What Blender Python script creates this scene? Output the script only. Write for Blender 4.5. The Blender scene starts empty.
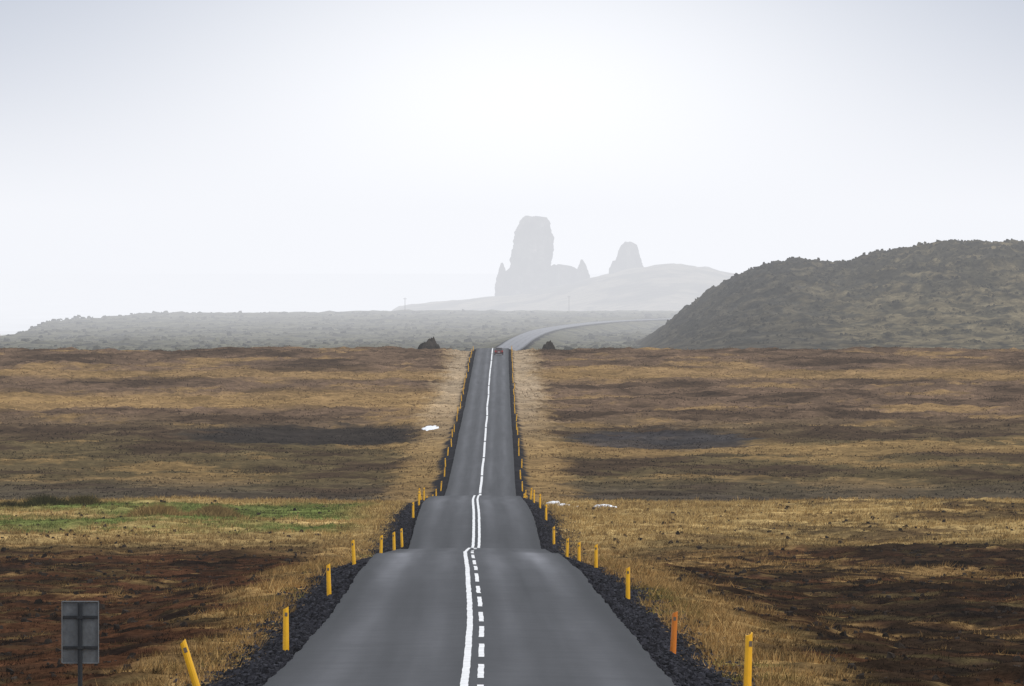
import bpy, math, numpy as np
from mathutils import Vector
rng=np.random.default_rng(7)
F=8678.0; ZC=60.0; Y0=265.0
# ---------------------------------------------------------------- helpers
def pchip(xs,ys):
    xs=np.array(xs,float); ys=np.array(ys,float)
    h=np.diff(xs); dl=np.diff(ys)/h
    m=np.zeros_like(ys)
    for i in range(1,len(xs)-1):
        if dl[i-1]*dl[i]>0:
            w1=2*h[i]+h[i-1]; w2=h[i]+2*h[i-1]
            m[i]=(w1+w2)/(w1/dl[i-1]+w2/dl[i])
    m[0]=dl[0]; m[-1]=dl[-1]
    def f(x):
        x=np.asarray(x,float); xc=np.clip(x,xs[0],xs[-1])
        i=np.clip(np.searchsorted(xs,xc)-1,0,len(xs)-2)
        t=(xc-xs[i])/h[i]
        t2=t*t; t3=t2*t
        return (2*t3-3*t2+1)*ys[i]+(t3-2*t2+t)*h[i]*m[i]+(-2*t3+3*t2)*ys[i+1]+(t3-t2)*h[i]*m[i+1]
    return f
def ss(a,b,x):
    t=np.clip((x-a)/(b-a),0,1); return t*t*(3-2*t)
_pr=np.random.default_rng(3); PERM=_pr.permutation(4096); ANG=_pr.random(4096)*2*np.pi
GX=np.cos(ANG); GY=np.sin(ANG)
def pn(x,y,seed=0):
    x=np.asarray(x,float); y=np.asarray(y,float)
    xi=np.floor(x).astype(np.int64); yi=np.floor(y).astype(np.int64)
    xf=x-xi; yf=y-yi
    u=xf*xf*xf*(xf*(xf*6-15)+10); v=yf*yf*yf*(yf*(yf*6-15)+10)
    def g(ix,iy,fx,fy):
        h=PERM[(PERM[(ix+seed*131)&4095]+iy)&4095]
        return GX[h]*fx+GY[h]*fy
    a=g(xi,yi,xf,yf); b=g(xi+1,yi,xf-1,yf); c=g(xi,yi+1,xf,yf-1); d=g(xi+1,yi+1,xf-1,yf-1)
    return (a+(b-a)*u+(c+(d-c)*u-(a+(b-a)*u))*v)*1.5
def fbm(x,y,s,o=3,seed=0):
    r=0;a=1.0;t=0
    for k in range(o):
        r=r+a*pn(x/s,y/s,seed+k*7); t+=a; a*=.5; s*=.48
    return r/t
def mk(name,V,Fc,col=None,mat=None,smooth=False,uv=None):
    V=np.ascontiguousarray(V,dtype=np.float32); Fc=np.asarray(Fc,dtype=np.int32)
    me=bpy.data.meshes.new(name)
    me.vertices.add(len(V)); me.vertices.foreach_set('co',V.ravel())
    k=Fc.shape[1]
    me.loops.add(Fc.size); me.loops.foreach_set('vertex_index',Fc.ravel())
    me.polygons.add(len(Fc)); me.polygons.foreach_set('loop_start',np.arange(0,Fc.size,k,dtype=np.int32))
    me.polygons.foreach_set('use_smooth',np.full(len(Fc),smooth))
    me.update(calc_edges=True)
    if col is not None:
        c=np.ones((len(V),4),np.float32); c[:,:3]=col
        at=me.color_attributes.new('Col','FLOAT_COLOR','POINT'); at.data.foreach_set('color',c.ravel())
    if mat: me.materials.append(mat)
    ob=bpy.data.objects.new(name,me); bpy.context.scene.collection.objects.link(ob)
    return ob
def gridfaces(nr,nc):
    i=np.arange(nr-1)[:,None]*nc+np.arange(nc-1)[None,:]
    i=i.ravel()
    return np.stack([i,i+1,i+nc+1,i+nc],1)
def newmat(name):
    m=bpy.data.materials.new(name); m.use_nodes=True
    return m,m.node_tree,m.node_tree.nodes['Principled BSDF']
def colmat(name,rough=.9,spec=.2,ns=(2.0,.2),amp=.35,bump=0.,col=None,bs=8.,bd=.05):
    m,nt,b=newmat(name)
    b.inputs['Roughness'].default_value=rough; b.inputs['Specular IOR Level'].default_value=spec
    tc=nt.nodes.new('ShaderNodeTexCoord')
    if col is None:
        a=nt.nodes.new('ShaderNodeAttribute'); a.attribute_name='Col'; src=a.outputs['Color']
    else:
        a=nt.nodes.new('ShaderNodeRGB'); a.outputs[0].default_value=(*col,1); src=a.outputs[0]
    for s in ns:
        n=nt.nodes.new('ShaderNodeTexNoise'); n.inputs['Scale'].default_value=s; n.inputs['Detail'].default_value=4; n.inputs['Roughness'].default_value=.65
        nt.links.new(tc.outputs['Object'],n.inputs['Vector'])
        mr=nt.nodes.new('ShaderNodeMapRange'); mr.inputs[1].default_value=.3; mr.inputs[2].default_value=.7
        mr.inputs[3].default_value=1-amp; mr.inputs[4].default_value=1+amp
        nt.links.new(n.outputs[0],mr.inputs[0])
        mx=nt.nodes.new('ShaderNodeVectorMath'); mx.operation='SCALE'
        nt.links.new(src,mx.inputs[0]); nt.links.new(mr.outputs[0],mx.inputs['Scale']); src=mx.outputs[0]
    nt.links.new(src,b.inputs['Base Color'])
    if bump>0:
        n=nt.nodes.new('ShaderNodeTexNoise'); n.inputs['Scale'].default_value=bs; n.inputs['Detail'].default_value=3
        nt.links.new(tc.outputs['Object'],n.inputs['Vector'])
        bp=nt.nodes.new('ShaderNodeBump'); bp.inputs['Strength'].default_value=bump; bp.inputs['Distance'].default_value=bd
        nt.links.new(n.outputs[0],bp.inputs['Height']); nt.links.new(bp.outputs[0],b.inputs['Normal'])
    return m
# ---------------------------------------------------------------- profiles (metres below the eye)
ZBR0=pchip([-200,-60,0,30,60,100,146,171,197,225,250,275,300,328,368,400,421,436,450,466,510,560,590,626,660,700,717,750,800,860,920,1047,1380,1640,1900,1925,1990,2080,2200,2500,2800,3140,3440,3700],
          [1.2,1.5,1.7,2.3,3.5,5.2,7.02,7.62,8.18,8.76,9.22,9.62,10.15,10.92,12.12,13.08,13.74,14.5,14.9,14.95,15.05,15.6,16.1,16.85,17.6,18.62,19.4,20.6,21.7,22.6,22.85,22.35,21.5,19.9,18.25,18.4,20.3,21.3,21.3,21.2,21.0,20.6,21.0,21.2])
def ZBR(d):
    d=np.asarray(d,float)
    return ZBR0(d)-.13*pn(d/34.,d*0+.37,55)*ss(150,185,d)*(1-ss(330,360,d))-.22*pn(d/60.,d*0+.37,56)*ss(900,1000,d)*(1-ss(1750,1800,d))
ZBS=pchip([-200,-60,0,60,100,146,200,260,365,457,540,600,660,700,730,780,830,900,1047,1380,1640,1900,1925,1990,2080,2250,3000,3400,4000,9000],
          [2.2,2.6,2.8,4.4,5.9,7.7,9.1,10.8,13.1,14.9,15.8,16.7,17.9,18.9,20.2,22.0,23.0,23.6,23.0,22.0,20.2,18.45,18.7,20.6,21.9,22.6,23.0,22.5,21.6,21.6])
XC=pchip([-200,0,146,197,270,357,410,457,510,626,920,1047,1380,1900,2060,2250,2500,2800,3140,3440,3700],
         [0.1,-.4,-.72,-.88,-1.30,-1.82,-1.93,-1.97,-2.15,-2.7,-3.2,-3.35,-3.8,-4.25,-3.4,-.5,3.0,10.0,32.0,68.0,120.0])
px=lambda p:(p-512)/F
COASTX=[px(-400),px(-60),px(10),px(28),px(60),px(180),px(400),px(1400)]
COASTD=[2300,2700,2850,3150,3650,4000,4150,4300]
SIL=pchip([px(v) for v in (-200,380,400,440,500,560,600,640,670,700,730,800,1300)],
          [345,320,308.5,304,297,287,277,269,265.5,268,274,290,300])
def gz(x,d,hum=True):
    x=np.asarray(x,float); d=np.asarray(d,float)
    xc=XC(d); a=np.abs(x-xc)
    zr=-ZBR(d); zs=-ZBS(d)
    z=zr-.24
    z=z-.45*ss(3.45,5.4,a)
    t=ss(5.0,13.0,a)
    t=np.where(d>3700,1.0,t)
    z=z*(1-t)+(zs-.35)*t
    hm=ss(4.4,8.0,a)
    near=1-ss(2050,2200,d)
    n=0.20*fbm(x,d,1.3,2,1)+.38*fbm(x,d,6,3,2)+.7*fbm(x,d,34,3,3)*ss(8,25,a)
    far=1.0+1.2*ss(800,1500,d)
    z=z+n*hm*near*far
    lav=ss(2080,2250,d)*ss(6,16,np.where(d>3700,99,a))
    z=z+lav*(1.1*np.abs(fbm(x,d,16,3,5))*1.6-.5+.5*fbm(x,d,4,2,6)+1.1*fbm(x,d,90,2,8))
    r=x/np.maximum(d,1)
    de=np.interp(r,COASTX,COASTD)+60*fbm(x,d,120,2,9)
    z=z-ss(0,1,(d-de)/500)*60*(d>2000)
    hh=(Y0-SIL(r))/F*5500
    hb=ss(4500,5450,d)*(1-ss(5700,6900,d))
    hz=-62+(hh+62)*hb+hb*(2.4*fbm(x,d,40,4,11)+1.2*fbm(x,d,11,2,12))
    z=np.where((d>4200),np.maximum(z,hz),z)
    for (gx,gd,rx,rd,dp) in ((-24,1190,13,60,1.4),(19,1150,9,50,.9),(40,905,14,25,.7)):
        z=z-dp*np.exp(-((x-gx)/rx)**2-((d-gd)/rd)**2)
    return z+ZC
# ---------------------------------------------------------------- colours
def C(*c): return np.array(c)
TAN=C(.34,.215,.085); YEL=C(.43,.30,.125); DK=C(.030,.019,.012); RED=C(.068,.031,.016); OLI=C(.092,.070,.031)
GRN=C(.125,.170,.045); PLN=C(.145,.094,.060); GRV=C(.022,.022,.026); BGE=C(.42,.32,.21); MOS=C(.125,.12,.085); LAV=C(.055,.055,.052)
BLK=C(.012,.009,.008)
def mixc(a,b,t): return a*(1-t[:,None])+b*t[:,None]
def gcol(x,d):
    x=x.ravel(); d=d.ravel(); n=len(x)
    off=x-XC(d); a=np.abs(off); right=off>0
    n1=fbm(x,d,9,4,21); n2=fbm(x,d,2.2,3,22); n3=fbm(x,d*.45,26,4,23); n4=fbm(x,d*.6,60,3,24); n5=fbm(x,d,4.5,4,28); n6=fbm(x,d,.9,2,30)
    c=np.tile(DK,(n,1))
    c=mixc(c,RED,ss(-.2,.3,n1+.25*n3+.3*n2+.25*(~right)))
    c=mixc(c,OLI,ss(.08,.4,n2+.5*fbm(x,d,14,2,31))*.65)
    c=mixc(c,TAN,ss(.2,.5,n1*.5+n3*.5+.18*right+.5*n2)*.75)
    c=mixc(c,BLK,ss(.0,.3,n5*.8+.5*n2+.4*n6+.35*fbm(x,d*.6,20,2,29))*.9)
    edge=6.0+.0045*d+2.2*fbm(x,d,14,3,25)+.6*right+1.0*n2
    vg=mixc(np.tile(TAN*1.12,(n,1)),OLI,ss(-.1,.35,n2+.4*n6)*.75)
    vg=mixc(vg,C(.13,.125,.035),ss(.1,.35,fbm(x,d,7,2,33))*(1-ss(5.6,7.2,a))*.7)
    vg=mixc(vg,DK,ss(.08,.35,n5+.35*n6)*.7)
    c=mixc(c,vg,1-ss(edge-1.,edge+1.0,a))
    # middle crest band
    mb=ss(450,505,d+25*n1+20*n3)*(1-ss(715,745,d))
    mc=mixc(np.tile(YEL,(n,1)),TAN*.7,ss(-.1,.3,n1+.4*n2)*.8)
    g=ss(500,530,d+20*n1)*(1-ss(640,665,d))*ss(-8,-12,x+3*n3)
    mc=mixc(mc,GRN,g*ss(-.35,.1,n3+.5*n1)*.9)
    mc=mixc(mc,DK*1.4,ss(.02,.25,n3+.4*n2)*.8*ss(8,16,a)*(1-g*.7))
    c=mixc(c,mc,mb)
    # plain
    pb=ss(715,760,d)
    pc=mixc(np.tile(PLN,(n,1)),OLI,(1-ss(1100,1350,d))*.85)
    pc=mixc(pc,DK*1.8,ss(-.06,.24,n3*.8+n1*.4)*.88)
    pc=mixc(pc,TAN*.85,ss(.14,.36,-n3+.3*n2)*.65)
    pc=mixc(pc,TAN,ss(1330,1370,d+60*n4)*(1-ss(1430,1500,d+60*n4))*.65*(~right))
    pc=mixc(pc,TAN,ss(1560,1600,d+70*n4)*(1-ss(1640,1700,d+70*n4))*.55)
    pc=mixc(pc,TAN,ss(1060,1080,d+50*n4)*(1-ss(1110,1130,d+50*n4))*.5*right)
    pc=mixc(pc,C(.070,.058,.044),(1-ss(900,960,d+60*n3))*.7)
    pc=mixc(pc,C(.026,.022,.020),ss(1.15,.5,((x+26)/20)**2+((d-1185)/75)**2+.8*n1+.5*n3)*.92)
    pc=mixc(pc,GRV*1.5,ss(1.15,.5,((x-20)/14)**2+((d-1150)/60)**2+.8*n1+.5*n3)*.85)
    ve=ss(900,1500,d)*(1-ss(7,11,a+3*n1+2*n3))
    pc=mixc(pc,BGE,ve*.75)
    pc=mixc(pc,TAN,(1-ss(8,11,a+3*n1))*.6*(1-ve))
    c=mixc(c,pc,pb)
    # lava field
    lb=ss(2040,2120,d)
    lc=mixc(np.tile(MOS,(n,1)),LAV,ss(-.05,.3,fbm(x,d,7,3,41)+.5*fbm(x,d,40,2,42))*.85)
    c=mixc(c,lc,lb)
    hb=ss(4300,4700,d)
    c=mixc(c,mixc(np.tile(C(.17,.145,.105),(n,1)),C(.045,.042,.034),ss(-.2,.2,n4+n3)*.85),hb)
    # gravel verge
    ge=5.2+.6*fbm(x,d,3,2,26)+.7*fbm(x,d,18,2,27)-.25*right-.5*ss(1000,1400,d)
    c=mixc(c,GRV,(1-ss(ge-.3,ge+.3,a))*(d<3650))
    return np.clip(c,.004,.9)
# ---------------------------------------------------------------- ground
def rows():
    r=list(np.arange(-200,120,5.0)); d=120.0
    while d<2050: r.append(d); d+=max(.5,d*.0016)
    while d<6900: r.append(d); d+=d*.0026
    while d<60000: r.append(d); d*=1.06
    return np.array(r)
R=rows()
inner=np.concatenate([np.arange(0,3.3,1.1),np.array([3.3,3.5,3.8,4.1,4.4,4.7,5.0,5.3,5.6]),np.arange(5.9,12.1,.3)])
s1=np.linspace(0,1,100)[1:]
s2=np.geomspace(1.05,60,24)
def half(d):
    W=.072*np.maximum(d,100)
    o=np.concatenate([np.tile(inner,(len(d),1)),12+s1[None,:]*W[:,None],12+s2[None,:]*W[:,None]+(s2[None,:]-1)*14],1)
    return o
H=half(R)
OFF=np.concatenate([-H[:,::-1],H[:,1:]],1)
D=np.tile(R[:,None],(1,OFF.shape[1]))
X=OFF+(XC(R)*1.0)[:,None]
Z=gz(X,D)
mground=colmat('ground_heath',1.,.0,(5.0,.9,.12),.38,1.,None,6,.14)
ground=mk('ground',np.stack([X,D,Z],2).reshape(-1,3),gridfaces(*X.shape),gcol(X,D),mground,True)
# ---------------------------------------------------------------- road
RR=R[(R<3650)]
def strip(name,offs,drops,rr,mat,colf=None,jag=0,lift=0):
    offs=np.array(offs); dr=np.array(drops)
    O=np.tile(offs,(len(rr),1)); Dd=np.tile(rr[:,None],(1,len(offs)))
    if jag:
        e=jag*fbm(Dd*1.0,O*0+5,5,3,50)*(np.abs(O)>3.3)*np.sign(O); O=O+e
    Xx=O+XC(rr)[:,None]; Zz=ZC-ZBR(rr)[:,None]-.018*np.abs(O)+dr[None,:]+lift
    col=colf(O.ravel(),Dd.ravel()) if colf else None
    return mk(name,np.stack([Xx,Dd,Zz],2).reshape(-1,3),gridfaces(*Xx.shape),col,mat,True)
def roadcol(o,d):
    base=np.full(len(o),.034)
    ao=np.abs(o+.08*pn(d/25.,d*0+.3,66))
    lane=np.exp(-((ao-.85)/.36)**2)+np.exp(-((ao-2.45)/.40)**2)
    n=fbm(d*.03,o*1.2,2.0,3,60); n3=fbm(d*.12,o*2.2,3,3,62); n4=fbm(d*.02,o*3,1.,3,63)
    b=base*(1+1.0*lane*np.clip(.85+.9*n,0,2)+.3*n3+.45*n4)
    b=b*(1-.5*ss(2.85,3.4,np.abs(o)+.4*n3))
    b=b*(1+1.1*np.exp(-((d-315)/50)**2)*(.2+np.exp(-((np.abs(o)-2.4)/.65)**2)))  # pale flank highlight before the first crest, painted into the asphalt colour
    b=b*(1-.25*np.exp(-((d-235)/25)**2))  # dip ahead of the hump darkened in colour, as painted shading
    b=b*(1-.35*np.exp(-((d-475)/30)**2)+.5*np.exp(-((d-610)/45)**2))  # painted shading: dark behind the first crest, pale up to the second
    b=b*(1-.25*np.exp(-((d-860)/60)**2)+.35*ss(1200,1700,d))  # painted shading: dark just past the second crest, paler up the far slope
    b=b*(1+2.6*ss(2000,2200,d))  # far stretch paler in colour, standing in for wet reflection
    b=np.clip(b,.012,.2)
    return np.stack([b*.97,b*.98,b*1.06],1)
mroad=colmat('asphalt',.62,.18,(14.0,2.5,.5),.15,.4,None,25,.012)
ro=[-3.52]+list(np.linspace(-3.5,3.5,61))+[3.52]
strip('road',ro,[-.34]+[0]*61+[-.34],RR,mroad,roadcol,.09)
mpaint=colmat('road_paint',.6,.3,(6.0,1.0),.16,0,(.78,.78,.78))
def sub(a,b):
    r=RR[(RR>a)&(RR<b)]; return np.concatenate([[a],r,[b]])
def mark(name,segs):
    VV=[];FF=[];n=0
    for (a,b,o1,o2) in segs:
        rr=sub(a,b)
        Rz=np.interp(rr,RR,ZC-ZBR(RR)); Rx=np.interp(rr,RR,XC(RR))
        cols=[o1,o2] if o1*o2>=0 else [o1,0,o2]
        w=.012*pn(rr/2.3,rr*0+.5,5)
        w=w+.10*pn(rr/90,rr*0+.5,9)*ss(640,760,rr)
        O=np.array(cols)[None,:]+w[:,None]*(np.array(cols)!=0)
        V=np.stack([Rx[:,None]+O,np.tile(rr[:,None],(1,len(cols))),Rz[:,None]-.018*np.abs(O)+.007],2).reshape(-1,3)
        VV.append(V);FF.append(gridfaces(len(rr),len(cols))+n);n+=len(V)
    return mk(name,np.concatenate(VV),np.concatenate(FF),None,mpaint,True)
solid=[(60,421,-.15,-.015),(421,700,-.17,-.02)]
dash=[]
d=62.
while d<372: dash.append((d,d+11.5,.13,.24)); d+=17.5
dash+= [(392,404,.15,.29),(409,700,.15,.29)]
d=700.
while d<1950: dash.append((d,d+76,-.12,.12)); d+=80
mark('road_centre_line',solid+dash)
# ---------------------------------------------------------------- gravel
def stones(name,x,d,s,mat,col,flat=.7,sink=.25,hfun=gz):
    n=len(x)
    base=np.array([[a,b,c] for a in(-1,1) for b in(-1,1) for c in(-1,1)],float)*.5
    V=base[None]*(1+.0)+rng.uniform(-.22,.22,(n,8,3))
    V[:,:,2]*=flat
    V[:,1::2,:2]*=.6
    th=rng.uniform(0,6.28,n); c_,s_=np.cos(th)[:,None],np.sin(th)[:,None]
    xx=V[:,:,0]*c_-V[:,:,1]*s_; yy=V[:,:,0]*s_+V[:,:,1]*c_
    tl=rng.uniform(-.6,.6,n)[:,None]
    zz=V[:,:,2]+xx*tl*.5
    P=np.stack([x[:,None]+xx*s[:,None],d[:,None]+yy*s[:,None],hfun(x,d)[:,None]+(zz+.5*flat-sink)*s[:,None]],2).reshape(-1,3)
    q=np.array([[0,1,3,2],[4,6,7,5],[0,4,5,1],[2,3,7,6],[0,2,6,4],[1,5,7,3]])
    Fq=(np.arange(n)[:,None,None]*8+q[None]).reshape(-1,4)
    return mk(name,P,Fq,np.repeat(col,8,0),mat,False)
mstone=colmat('lava_stone',.95,.1,(5.,),.25)
n=46000
d=120+600*rng.random(n)**1.25; sd=rng.choice([-1,1],n); o=3.60+rng.beta(1.2,1.7,n)*2.6
x=XC(d)+sd*o; s=.03+.10*rng.random(n)**3+.00005*d
cc=GRV[None]*rng.uniform(.4,2.2,(n,1))*np.array([1,1,1.03])
stones('gravel',x,d,s,mstone,cc)
n=14000
d=130+520*rng.random(n); x=(rng.random(n)*2-1)*.074*d
k=(np.abs(x-XC(d))>7.5)&(fbm(x,d,7,2,85)>-.05); x,d=x[k],d[k]
stones('lava_stones',x,d,.05+.18*rng.random(len(x))**2.5+.0001*d,mstone,np.tile(C(.024,.018,.014),(len(x),1))*rng.uniform(.5,1.8,(len(x),1)),.8,.3)
# ---------------------------------------------------------------- grass
def blades(name,x,d,nb,h,w,col,mat,spread,zf=gz):
    n=len(x); N=n*nb
    bx=np.repeat(x,nb)+rng.normal(0,1,N)*np.repeat(spread,nb); bd=np.repeat(d,nb)+rng.normal(0,1,N)*np.repeat(spread,nb)
    bz=zf(bx,bd)-.02
    hh=np.repeat(h,nb)*rng.uniform(.5,1.15,N); ww=np.repeat(w,nb)*rng.uniform(.6,1.3,N)
    th=rng.uniform(-.9,.9,N); cx,cy=np.cos(th)*ww*.5,np.sin(th)*ww*.5
    lx=rng.normal(.12,.5,N)*hh; ly=rng.normal(0,.4,N)*hh
    V=np.empty((N,3,3))
    V[:,0]=np.stack([bx-cx,bd-cy,bz],1); V[:,1]=np.stack([bx+cx,bd+cy,bz],1); V[:,2]=np.stack([bx+lx,bd+ly,bz+hh],1)
    c=np.repeat(col,nb,0)*rng.uniform(.5,1.4,(N,1))
    return mk(name,V.reshape(-1,3),np.arange(N*3).reshape(-1,3),np.repeat(np.clip(c,0,.9),3,0),mat,False)
mgrass=colmat('dry_grass',1.,.0,(.6,),.15)
n=160000
d=128+590*rng.random(n); x=(rng.random(n)*2-1)*.074*np.maximum(d,150)
a=np.abs(x-XC(d)); k=(a>4.7+.5*rng.random(n))&(rng.random(n)<ss(4.6,6.2,a)+.25)
x,d,a=x[k],d[k],a[k]
col=gcol(x,d); lum=col.mean(1)
cl=fbm(x,d,1.6,2,70)
k=(lum>.045)&(cl>-.2)|(rng.random(len(x))<.7)
x,d,a,col,lum,cl=[v[k] for v in (x,d,a,col,lum,cl)]
h=(.08+.17*ss(.04,.2,lum))*(1+1.2*np.clip(cl,-.5,.8))*rng.uniform(.6,1.3,len(x))
blades('grass',x,d,6,h,.014+.00006*d+0*h,col*1.0,mgrass,.06+.0001*d)
def bush(name,cx,cd,rx,rd,hh,col,n):
    x=cx+rng.normal(0,.5,n)*rx; d=cd+rng.normal(0,.5,n)*rd
    h=hh*np.exp(-((x-cx)/rx)**2)*(1+.5*fbm(x,d,1.2,2,77))
    return blades(name,x,d,8,np.maximum(h,.08),np.full(n,.05),np.tile(col,(n,1)),mgrass,np.full(n,.15))
bush('shrub',-33.2,615,1.9,4,1.05,C(.05,.048,.018),700)
bush('shrub',-30.7,619,1.5,3,.9,C(.085,.07,.025),450)
bush('shrub',-36.2,621,1.5,3,.7,C(.06,.052,.022),300)
bush('grass_tussock',-23,560,2.4,4,.85,C(.29,.19,.075),700)
bush('grass_tussock',-19.5,570,1.6,4,.7,C(.25,.17,.07),400)
n=60000
d=860+1100*rng.random(n); x=(rng.random(n)*2-1)*.066*d
a=np.abs(x-XC(d)); k=(a>5.5)&(fbm(x,d,12,2,80)>-.05); x,d=x[k],d[k]
col=gcol(x,d)*rng.uniform(.75,1.15,(len(x),1))
blades('grass_tussocks',x,d,3,.12+.14*rng.random(len(x)),np.full(len(x),.22),col,mgrass,np.full(len(x),.4))
n=9000
d=2120+1900*rng.random(n)**1.3; x=(rng.random(n)*2-1)*.066*d
k=np.abs(x-XC(d))>11; x,d=x[k],d[k]
s=.5+1.9*rng.random(len(x))**2.5
cc=mixc(np.tile(LAV,(len(x),1)),MOS,rng.random(len(x)))*rng.uniform(.6,1.2,(len(x),1))
stones('lava_rubble',x,d,s,mstone,cc,.6,.3)
# ---------------------------------------------------------------- right hill
SH=pchip([600,632,645,665,690,715,740,765,800,840,880,920,960,1000,1024,1150,1400],[344,342,334,319,299,283,267,258,254,256,245,238,235,234,235,245,300])
def hillz(HX,HD):
    ridge=2465+12*fbm(HX,HD*0,50,2,90)
    prof=np.where(HD<ridge,ss(0,1,(HD-2225)/(ridge-2225))**.85,1-ss(0,1,(HD-ridge)/280))
    Hh=np.maximum((341-SH(HX/2465*F+512))*2465/F,-2)
    rough=fbm(HX,HD,9,4,91)*1.8+np.abs(fbm(HX,HD,22,3,92))*3.2-1.0+fbm(HX,HD,3.2,3,95)*1.5
    amp=ss(0,10,Hh)*(.25+.75*ss(.1,.7,prof))
    gull=fbm(HX+HD*.35,HD*.12,6,3,93)
    Z=ZC-23.6+Hh*prof+rough*amp*.8+gull*.8*amp*(1-ss(60,140,HX-35))
    return np.where(Hh<=0,ZC-26,Z),Hh*prof,gull
hx=np.arange(22,360,.7); hd=np.concatenate([np.arange(2215,2500,1.0),np.arange(2500,2760,6)])
HX,HD=np.meshgrid(hx,hd)
ZH,HP,gull=hillz(HX,HD)
def hcol(x,d,HP,gull):
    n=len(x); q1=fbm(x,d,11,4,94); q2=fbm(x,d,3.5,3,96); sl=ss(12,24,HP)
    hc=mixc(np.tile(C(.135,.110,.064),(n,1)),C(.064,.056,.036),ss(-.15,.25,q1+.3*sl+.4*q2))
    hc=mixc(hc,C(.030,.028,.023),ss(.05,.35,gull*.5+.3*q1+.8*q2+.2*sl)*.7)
    hc=mixc(hc,C(.034,.034,.032),((1-ss(20,70,x-40+20*gull)))*.7)  # left slope darkened in the colour, standing in for its shade
    return hc
mhill=colmat('hill_moss',1.,.0,(.5,.12),.45,.9,None,1.2,.6)
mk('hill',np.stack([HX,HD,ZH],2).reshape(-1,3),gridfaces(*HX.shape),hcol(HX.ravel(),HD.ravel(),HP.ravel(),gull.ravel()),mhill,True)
n=26000
x=40+310*rng.random(n); d=2235+260*rng.random(n)
z_,hp_,gu_=hillz(x,d); k=(hp_>3)&(fbm(x,d,10,3,97)+.3*ss(12,25,hp_)>.0); x,d=x[k],d[k]; hp_,gu_=hp_[k],gu_[k]
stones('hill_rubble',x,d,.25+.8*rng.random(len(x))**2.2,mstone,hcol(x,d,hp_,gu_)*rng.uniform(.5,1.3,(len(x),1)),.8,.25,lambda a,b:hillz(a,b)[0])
# ---------------------------------------------------------------- rock towers
def tower(parts,name,d0,mat,depthk=.7):
    VV=[];FF=[];n0=0
    for rowsl,dd in parts:
        rowsl=sorted(rowsl); ys=np.array([r[0] for r in rowsl],float); xl=np.array([r[1] for r in rowsl]); xr=np.array([r[2] for r in rowsl])
        nz=60; na=72
        yy=np.linspace(ys[0],ys[-1],nz); l=np.interp(yy,ys,xl); r=np.interp(yy,ys,xr)
        m=d0/F
        z=ZC+(Y0-yy)*m; cx=((l+r)/2-512)*m; rx=(r-l)/2*m
        th=np.linspace(0,2*np.pi,na,endpoint=False)
        T,ZZ=np.meshgrid(th,z); 
        nn=fbm(np.cos(T)*3+10+d0+dd,ZZ*.14+np.sin(T)*3,1.0,4,100)+.8*fbm(np.cos(T)*9,np.sin(T)*9+ZZ*.07,1.,3,103)
        rr=rx[:,None]*(1+.27*nn)
        sx=np.sign(np.cos(T))*np.abs(np.cos(T))**.8; sy=np.sign(np.sin(T))*np.abs(np.sin(T))**.8
        V=np.stack([cx[:,None]+sx*rr,d0+dd+sy*np.maximum(rr*depthk,2),ZZ+1.8*nn],2)
        top=np.array([[cx[0],d0+dd,z[0]+1.2]])
        i=np.arange(nz-1)[:,None]*na; j=np.arange(na)[None,:]; j2=(j+1)%na
        Fq=np.stack([(i+j).ravel(),(i+na+j).ravel(),(i+na+j2).ravel(),(i+j2).ravel()],1)
        V=V.reshape(-1,3)
        VV.append(V); FF.append(Fq+n0)
        capV=np.array(V[:na])*.5+top*.5
        VV.append(capV); k0=n0+len(V)
        FF.append(np.stack([np.arange(na)+n0,(np.arange(na)+1)%na+n0,(np.arange(na)+1)%na+k0,np.arange(na)+k0],1))
        h=np.arange(na//2-1)
        FF.append(np.stack([k0+h,k0+h+1,k0+na-2-h,k0+na-1-h],1))
        n0+=len(V)+na
    V=np.concatenate(VV)
    c=np.tile(C(.06,.055,.05),(len(V),1))*(1+2.0*fbm(V[:,0],V[:,2],7,3,110))[:,None]
    return mk(name,V,np.concatenate(FF),np.clip(c,.01,1),mat,False)
mrock=colmat('basalt',1.,.0,(.4,.08),.6,.8,None,.6,.8)
main=[([(217.5,526,538),(219,523,546),(224,520,549),(232,517,551),(240,515,553),(250,513,553),(262,512,551),(270,511,549),(285,506,552),(305,502,556)],0),
      ([(264,501,503),(270,499,505),(280,497,508),(290,496,516),(305,495,520)],-10),
      ([(268,512,545),(271,508,558),(280,505,575),(300,500,580)],15),
      ([(266,553,560),(268,550,574),(275,548,580),(300,546,584)],5),
      ([(261,581,583),(266,579,586),(275,576,589),(295,570,593)],0)]
tower(main,'rock_stack',5520,mrock)
tower([([(243,625,631),(246,622,637),(252,619,638),(262,616,641),(272,613,643),(290,611,646)],0),
       ([(262,613,620),(268,610,628),(290,606,632)],4)],'rock_stack',5560,mrock)
def outcrop(xp,d0,w,h,lift=0):
    n=30; gx=np.linspace(-1.3,1.3,n); A,B=np.meshgrid(gx,gx)
    r=np.sqrt(A*A+B*B)
    hh=h*(1-r**2)*.85+h*.35*fbm(A*3+xp,B*3,1,4,120)*(r<1.2)
    X0=(xp-512)/F*d0
    xx=X0+A*w/2; yy=d0+B*w/2; g=float(gz(np.array([X0]),np.array([d0]))[0])+lift
    V=np.stack([xx,yy,g+hh],2).reshape(-1,3)
    return mk('lava_outcrop',V,gridfaces(n,n),np.tile(C(.045,.038,.032),(n*n,1)),mrock,False)
outcrop(431,1985,5.2,4.2); outcrop(549,1985,5,4.0); outcrop(424,1990,4.0,3.2)
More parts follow.
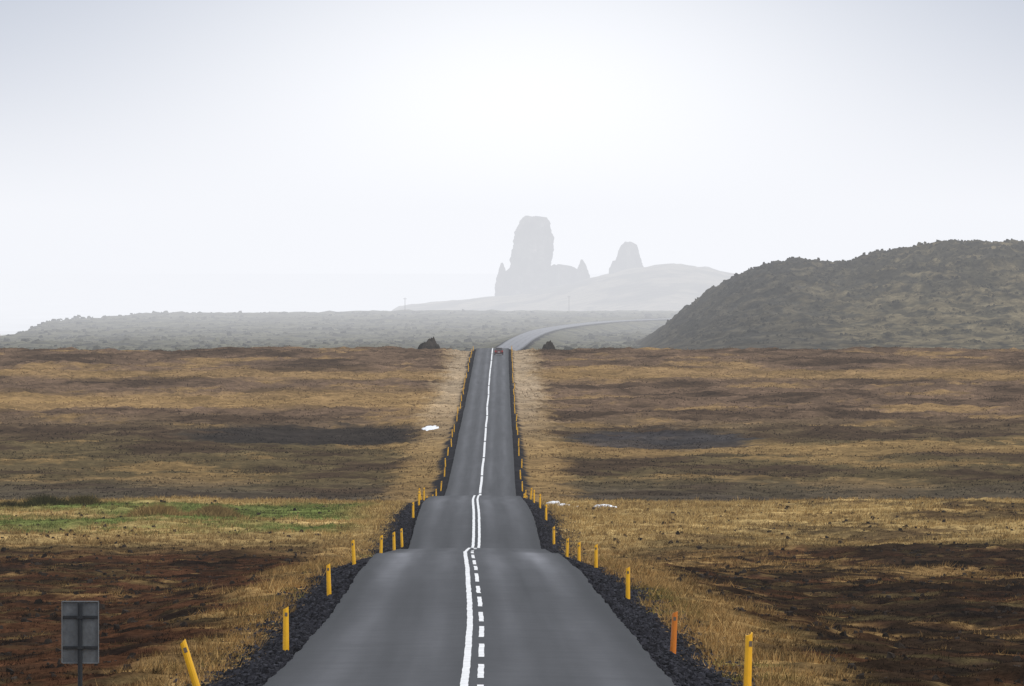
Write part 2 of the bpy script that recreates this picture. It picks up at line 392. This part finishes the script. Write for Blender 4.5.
# ---------------------------------------------------------------- marker posts
myel=colmat('post_yellow',.5,.4,(4.,),.08,0,(.95,.50,.015))
morg=colmat('post_orange',.5,.4,(4.,),.08,0,(.66,.20,.02))
mref=colmat('reflector',.3,.6,(4.,),.05,0,(.16,.12,.08))
def postmesh(mat):
    V=[];Fc=[];MI=[]
    prof=[(-.065,.05),(-.062,.0),(-.035,-.035),(.0,-.045),(.035,-.035),(.062,.0),(.065,.05),(.05,.05),(.03,-.01),(0,-.02),(-.03,-.01),(-.05,.05)]
    m=len(prof)
    for (z,k) in ((-.35,1.08),(.30,1.0),(.70,.95),(.92,.9)):
        for (a,b) in prof:
            zz=z+(a*.45 if z>.9 else 0); V.append((a*k,b*k,zz))
    for r in range(3):
        for j in range(m):
            j2=(j+1)%m; Fc.append((r*m+j,r*m+j2,(r+1)*m+j2,(r+1)*m+j)); MI.append(0)
    t=3*m
    for j in range(5): Fc.append((t+j,t+j+1,t+10-j,t+11-j)); MI.append(0)
    n=len(V)
    for z in (.74,.82):
        for (a,b) in ((-.030,-.0455),(.030,-.0455)): V.append((a,b,z))
    Fc.append((n,n+1,n+3,n+2)); MI.append(1)
    me=bpy.data.meshes.new('marker_post'); me.from_pydata(V,[],Fc); me.update()
    me.materials.append(mat); me.materials.append(mref)
    for p,i in zip(me.polygons,MI): p.material_index=i
    return me
PM=postmesh(myel); PO=postmesh(morg)
def post(d,x,tilt=0,me=PM,s=1.):
    ob=bpy.data.objects.new('marker_post',me); bpy.context.scene.collection.objects.link(ob)
    ob.location=(x,d,float(gz(np.array([x]),np.array([d]))[0])); ob.rotation_euler=(rng.normal(0,.02),tilt,rng.normal(0,.15)); ob.scale=(1+(s-1)*.4,1,s)
pX=lambda p,d:(p-512)/F*d
for (d,p,t) in ((163,200,-.30),(186,286,0),(252,329,-.03),(316,354,-.06),(374,381,.03),(412,394,-.02),(470,402,-.05),(530,413,0),(590,419,0),(640,424,0)):
    post(d,pX(p,d),t,PM,1.08 if d>400 else (1.2 if d<170 else 1.0))
for (d,p,t) in ((163,748,.04),(186,673,.05),(256,628,.0),(322,596,0),(374,579,0),(420,567,.04),(478,554,0),(530,546,0),(590,540,0),(640,534,0)):
    post(d,pX(p,d),t,PO if d==186 else PM,1.08 if d>400 else (1.3 if d<170 else 1.0))
d=690
while d<1930:
    for s in(-1,1):
        post(d+rng.normal(0,4),float(XC(d))+s*(4.1+.3*rng.random()),rng.normal(0,.06),PM,1.1)
    d+=50
# ---------------------------------------------------------------- sign seen from behind
import bmesh
def box(bm,c,s,bev=0,mi=0,rot=None):
    r=bmesh.ops.create_cube(bm,size=1); vs=r['verts']
    for v in vs: v.co=Vector((v.co.x*s[0]+c[0],v.co.y*s[1]+c[1],v.co.z*s[2]+c[2]))
    fs=set(f for v in vs for f in v.link_faces)
    for f in fs: f.material_index=mi
    if bev:
        es=list(set(e for v in vs for e in v.link_edges)); 
        q=bmesh.ops.bevel(bm,geom=es,offset=bev,segments=2,affect='EDGES')
        for f in q['faces']: f.material_index=mi
def cyl(bm,p,r,h,mi=0,ax='Z',seg=16,r2=None):
    from mathutils import Matrix
    M=Matrix.Translation(p)
    if ax=='X': M=M@Matrix.Rotation(math.pi/2,4,'Y')
    if ax=='Y': M=M@Matrix.Rotation(math.pi/2,4,'X')
    q=bmesh.ops.create_cone(bm,cap_ends=True,segments=seg,radius1=r,radius2=r if r2 is None else r2,depth=h,matrix=M)
    for f in set(f for v in q['verts'] for f in v.link_faces): f.material_index=mi
def fin(bm,name,mats,parent=None):
    me=bpy.data.meshes.new(name); bm.to_mesh(me); bm.free()
    for m in mats: me.materials.append(m)
    ob=bpy.data.objects.new(name,me); bpy.context.scene.collection.objects.link(ob)
    if parent: ob.parent=parent
    return ob
malu=colmat('sign_back',.55,.4,(3.,14.),.2,0,(.12,.13,.14)); mdark=colmat('sign_steel',.5,.4,(8.,),.1,0,(.02,.023,.027)); mfr=colmat('sign_rim',.5,.4,(8.,),.1,0,(.18,.19,.20))
sg=bpy.data.objects.new('traffic_sign',None); bpy.context.scene.collection.objects.link(sg)
sd=141.; sx=pX(80,sd); sgz=float(gz(np.array([sx]),np.array([sd]))[0]); zt=ZC-(601-Y0)/F*sd; zb=ZC-(664-Y0)/F*sd
sg.location=(sx,sd,sgz); hz=(zt+zb)/2-sgz; hh=zt-zb
bm=bmesh.new(); box(bm,(0,.05,hz),(.61,.012,hh),.004); fin(bm,'panel',[malu],sg)
bm=bmesh.new()
for s in(-1,1): box(bm,(s*.297,.030,hz),(.014,.028,hh-.03),0)
for s in(-1,1): box(bm,(0,.030,hz+s*(hh/2-.012)),(.578,.028,.014),0)
fin(bm,'frame',[mfr],sg)
bm=bmesh.new(); cyl(bm,(0,-.02,(zt-sgz-.03)/2-.2),.038,zt-sgz-.03+.4,0); fin(bm,'pole',[mdark],sg)
bm=bmesh.new()
for k in(.22,-.22): box(bm,(0,.031,hz+k*hh*1.1),(.56,.022,.045),.003); box(bm,(0,-.03,hz+k*hh*1.1),(.11,.08,.05),.003)
fin(bm,'brackets',[mdark],sg)
# ---------------------------------------------------------------- car
mcar=colmat('car_paint',.3,.5,(2.,),.03,0,(.12,.03,.03)); mgl=colmat('car_glass',.1,.6,(2.,),.03,0,(.02,.022,.025)); mty=colmat('tyre',.8,.3,(4.,),.1,0,(.02,.02,.02))
mtl,nt_,b_=newmat('tail_light'); b_.inputs['Base Color'].default_value=(.6,.02,.02,1)
mpl=colmat('plate',.5,.4,(4.,),.03,0,(.7,.7,.7))
cd=1800.; cxx=float(XC(cd))+1.5
car=bpy.data.objects.new('car',None); bpy.context.scene.collection.objects.link(car)
car.location=(cxx,cd,ZC-float(ZBR(cd))-.018*1.5+.03)
side=[(-2.1,.32),(-2.13,.62),(-2.05,.95),(-1.7,1.02),(.75,1.0),(1.75,.86),(2.1,.7),(2.15,.35),(1.75,.25),(-1.75,.25)]
bm=bmesh.new(); 
vl=[[bm.verts.new((s*(.9 if z<.9 else .84),y,z)) for (y,z) in side] for s in(-1,1)]
nn=len(side)
for j in range(nn): bm.faces.new((vl[0][j],vl[0][(j+1)%nn],vl[1][(j+1)%nn],vl[1][j]))
bm.faces.new(vl[0][::-1]); bm.faces.new(vl[1]); bmesh.ops.recalc_face_normals(bm,faces=bm.faces)
bmesh.ops.bevel(bm,geom=list(bm.edges),offset=.04,segments=2,affect='EDGES'); fin(bm,'body',[mcar],car)
bm=bmesh.new(); cab=[(-1.95,.99),(-1.6,1.42),(-.1,1.47),(.85,1.0)]
vl=[[bm.verts.new((s*(.80 if z<1.1 else .62),y,z)) for (y,z) in cab] for s in(-1,1)]
for j in range(4): bm.faces.new((vl[0][j],vl[0][(j+1)%4],vl[1][(j+1)%4],vl[1][j]))
bm.faces.new(vl[0][::-1]); bm.faces.new(vl[1]); bmesh.ops.recalc_face_normals(bm,faces=bm.faces); fin(bm,'windows',[mgl],car)
bm=bmesh.new(); box(bm,(0,-.85,1.465),(1.26,1.55,.05),.02)
for s in(-1,1):
    box(bm,(s*.71,-1.8,1.2),(.06,.1,.46),.01); box(bm,(s*.72,-.6,1.2),(.05,.08,.46),.01); box(bm,(s*.96,.55,1.02),(.16,.1,.12),.02)
fin(bm,'roof_and_pillars',[mcar],car)
bm=bmesh.new()
for s in(-1,1):
    for y in(-1.35,1.35): cyl(bm,(s*.82,y,.32),.32,.2,0,'X',20)
fin(bm,'wheels',[mty],car)
bm=bmesh.new()
for s in(-1,1): box(bm,(s*.7,-2.12,.78),(.3,.06,.2),.01)
fin(bm,'tail_lights',[mtl],car)
bm=bmesh.new(); box(bm,(0,-2.15,.6),(.5,.03,.12)); fin(bm,'number_plate',[mpl],car)
# ---------------------------------------------------------------- utility poles
mwood=colmat('pole_wood',.9,.1,(2.,),.2,0,(.06,.05,.045))
for (p,d,h) in ((405,4050,6.5),(569,4200,8.)):
    x=pX(p,d); g=float(gz(np.array([x]),np.array([d]))[0])
    bm=bmesh.new(); cyl(bm,(0,0,h/2-.5),.15,h+1,0,'Z',10,.11); box(bm,(0,-.16,h-.6),(1.4,.12,.14)); 
    for s in(-1,0,1): cyl(bm,(s*.6,-.16,h-.4),.05,.3,0,'Z',8)
    o=fin(bm,'utility_pole',[mwood]); o.location=(x,d,g)
# ---------------------------------------------------------------- snow patches
msn=colmat('snow',.7,.3,(3.,),.04,0,(.85,.87,.9))
def snow(p,d0,w,l,th=.10):
    n=24; g=np.linspace(-1,1,n); A,B=np.meshgrid(g,g); r=np.sqrt(A*A+B*B)+.35*fbm(A*2+p,B*2,1,2,130)
    x=pX(p,d0)+A*w/2; y=d0+B*l/2
    z=gz(x,y)+np.where(r<.9,th*(1-(r/.9)**2)+.04,-.25)
    mk('snow_patch',np.stack([x,y,z],2).reshape(-1,3),gridfaces(n,n),None,msn,True)
snow(430,1222,2.6,16,.2); snow(604,620,2.0,9,.18); snow(563,645,1.6,8,.2); snow(578,625,1.0,6,.16); snow(553,668,1.2,5,.2)
# ---------------------------------------------------------------- sea
msea,nt,b=newmat('sea_water'); b.inputs['Base Color'].default_value=(.05,.07,.09,1); b.inputs['Roughness'].default_value=.35
tc=nt.nodes.new('ShaderNodeTexCoord'); nz=nt.nodes.new('ShaderNodeTexNoise'); nz.inputs['Scale'].default_value=.012; nz.inputs['Detail'].default_value=6
cr=nt.nodes.new('ShaderNodeValToRGB'); cr.color_ramp.elements[0].position=.5; cr.color_ramp.elements[0].color=(.05,.07,.09,1); cr.color_ramp.elements[1].position=.58; cr.color_ramp.elements[1].color=(.75,.77,.8,1)
nt.links.new(tc.outputs['Object'],nz.inputs['Vector']); nt.links.new(nz.outputs[0],cr.inputs[0]); nt.links.new(cr.outputs[0],b.inputs['Base Color'])
S=60000.
mk('sea',np.array([[-S,2000,0],[S,2000,0],[S,S,0],[-S,S,0]]),[[0,1,2,3]],None,msea)
# ---------------------------------------------------------------- mist (homogeneous volumes, own glow stands in for scattered daylight)
def volmat(name,k,e_,col):
    m=bpy.data.materials.new(name); m.use_nodes=True; nt=m.node_tree; nt.nodes.clear()
    o=nt.nodes.new('ShaderNodeOutputMaterial'); a=nt.nodes.new('ShaderNodeVolumeAbsorption'); e=nt.nodes.new('ShaderNodeEmission'); s=nt.nodes.new('ShaderNodeAddShader')
    a.inputs['Color'].default_value=(0,0,0,1); a.inputs['Density'].default_value=k
    e.inputs['Color'].default_value=(*col,1); e.inputs['Strength'].default_value=e_
    nt.links.new(a.outputs[0],s.inputs[0]); nt.links.new(e.outputs[0],s.inputs[1]); nt.links.new(s.outputs[0],o.inputs['Volume'])
    return m
def mist(name,y0,y1,w,z1,k,col):
    m=volmat(name,k,k,col)
    bm=bmesh.new(); box(bm,(0,(y0+y1)/2,(z1-20)/2),(2*w,y1-y0,z1+20)); return fin(bm,name,[m])
mist('haze',-1500,13500,9000,262,3.0e-5,(.86,.88,.93))
mist('sea_mist',2120.5,11500,8800,135,3.4e-4,(.935,.95,.995))
# ---------------------------------------------------------------- world and sun
w=bpy.data.worlds.new('World'); bpy.context.scene.world=w; w.use_nodes=True; nt=w.node_tree; nt.nodes.clear()
el=math.radians(48); az=math.radians(115)
N=nt.nodes.new; L=nt.links.new
out=N('ShaderNodeOutputWorld'); sky=N('ShaderNodeTexSky'); sky.sky_type='NISHITA'; sky.sun_disc=False; sky.sun_elevation=el; sky.sun_rotation=az; sky.dust_density=3
bg1=N('ShaderNodeBackground'); bg1.inputs[1].default_value=.05; L(sky.outputs[0],bg1.inputs[0])
tc=N('ShaderNodeTexCoord'); sp=N('ShaderNodeSeparateXYZ'); L(tc.outputs['Generated'],sp.inputs[0])
def M(op,a,b=None):
    n=N('ShaderNodeMath'); n.operation=op
    for i,v in enumerate((a,b)):
        if v is None: continue
        if isinstance(v,(int,float)): n.inputs[i].default_value=v
        else: L(v,n.inputs[i])
    return n.outputs[0]
u=M('DIVIDE',M('SUBTRACT',sp.outputs[0],.002),.045); v=M('DIVIDE',M('SUBTRACT',sp.outputs[2],.0),.036)
q=M('ADD',M('MULTIPLY',u,u),M('MULTIPLY',v,v)); g=M('EXPONENT',M('MULTIPLY',q,-1.)); 
fr=M('GREATER_THAN',sp.outputs[1],0.); g=M('MULTIPLY',g,fr)
up=M('POWER',M('MAXIMUM',sp.outputs[2],0.),.6)
base=N('ShaderNodeMix'); base.data_type='RGBA'; base.inputs[6].default_value=(.40,.465,.60,1); base.inputs[7].default_value=(1.10,1.13,1.18,1); L(up,base.inputs[0])
gl=N('ShaderNodeMix'); gl.data_type='RGBA'; gl.blend_type='ADD'; gl.inputs[0].default_value=1; gl.clamp_result=False
gc=N('ShaderNodeVectorMath'); gc.operation='SCALE'; gc.inputs[0].default_value=(1.05,.98,.85); L(g,gc.inputs['Scale'])
L(base.outputs[2],gl.inputs[6]); L(gc.outputs[0],gl.inputs[7])
bg2=N('ShaderNodeBackground'); L(gl.outputs[2],bg2.inputs[0])
bg2.inputs[1].default_value=1.0
mxs=N('ShaderNodeMixShader'); mxs.inputs[0].default_value=.9; L(bg1.outputs[0],mxs.inputs[1]); L(bg2.outputs[0],mxs.inputs[2])
L(mxs.outputs[0],out.inputs[0])
sl=bpy.data.lights.new('sun','SUN'); sl.energy=1.3; sl.angle=math.radians(12); sl.color=(1,.96,.91)
so=bpy.data.objects.new('sun',sl); bpy.context.scene.collection.objects.link(so)
dirv=Vector((math.sin(az)*math.cos(el),math.cos(az)*math.cos(el),math.sin(el)))
so.rotation_euler=dirv.to_track_quat('Z','Y').to_euler(); so.location=(100,-100,300)
# ---------------------------------------------------------------- camera
cam=bpy.data.cameras.new('camera'); cam.lens=200; cam.sensor_width=23.6; cam.clip_end=100000; cam.clip_start=.5
co=bpy.data.objects.new('camera',cam); bpy.context.scene.collection.objects.link(co)
co.location=(0,0,ZC); co.rotation_euler=(math.radians(90)-math.atan(78/F),0,0)
bpy.context.scene.camera=co
bpy.context.scene.view_settings.view_transform='Standard'; bpy.context.scene.view_settings.look='None'
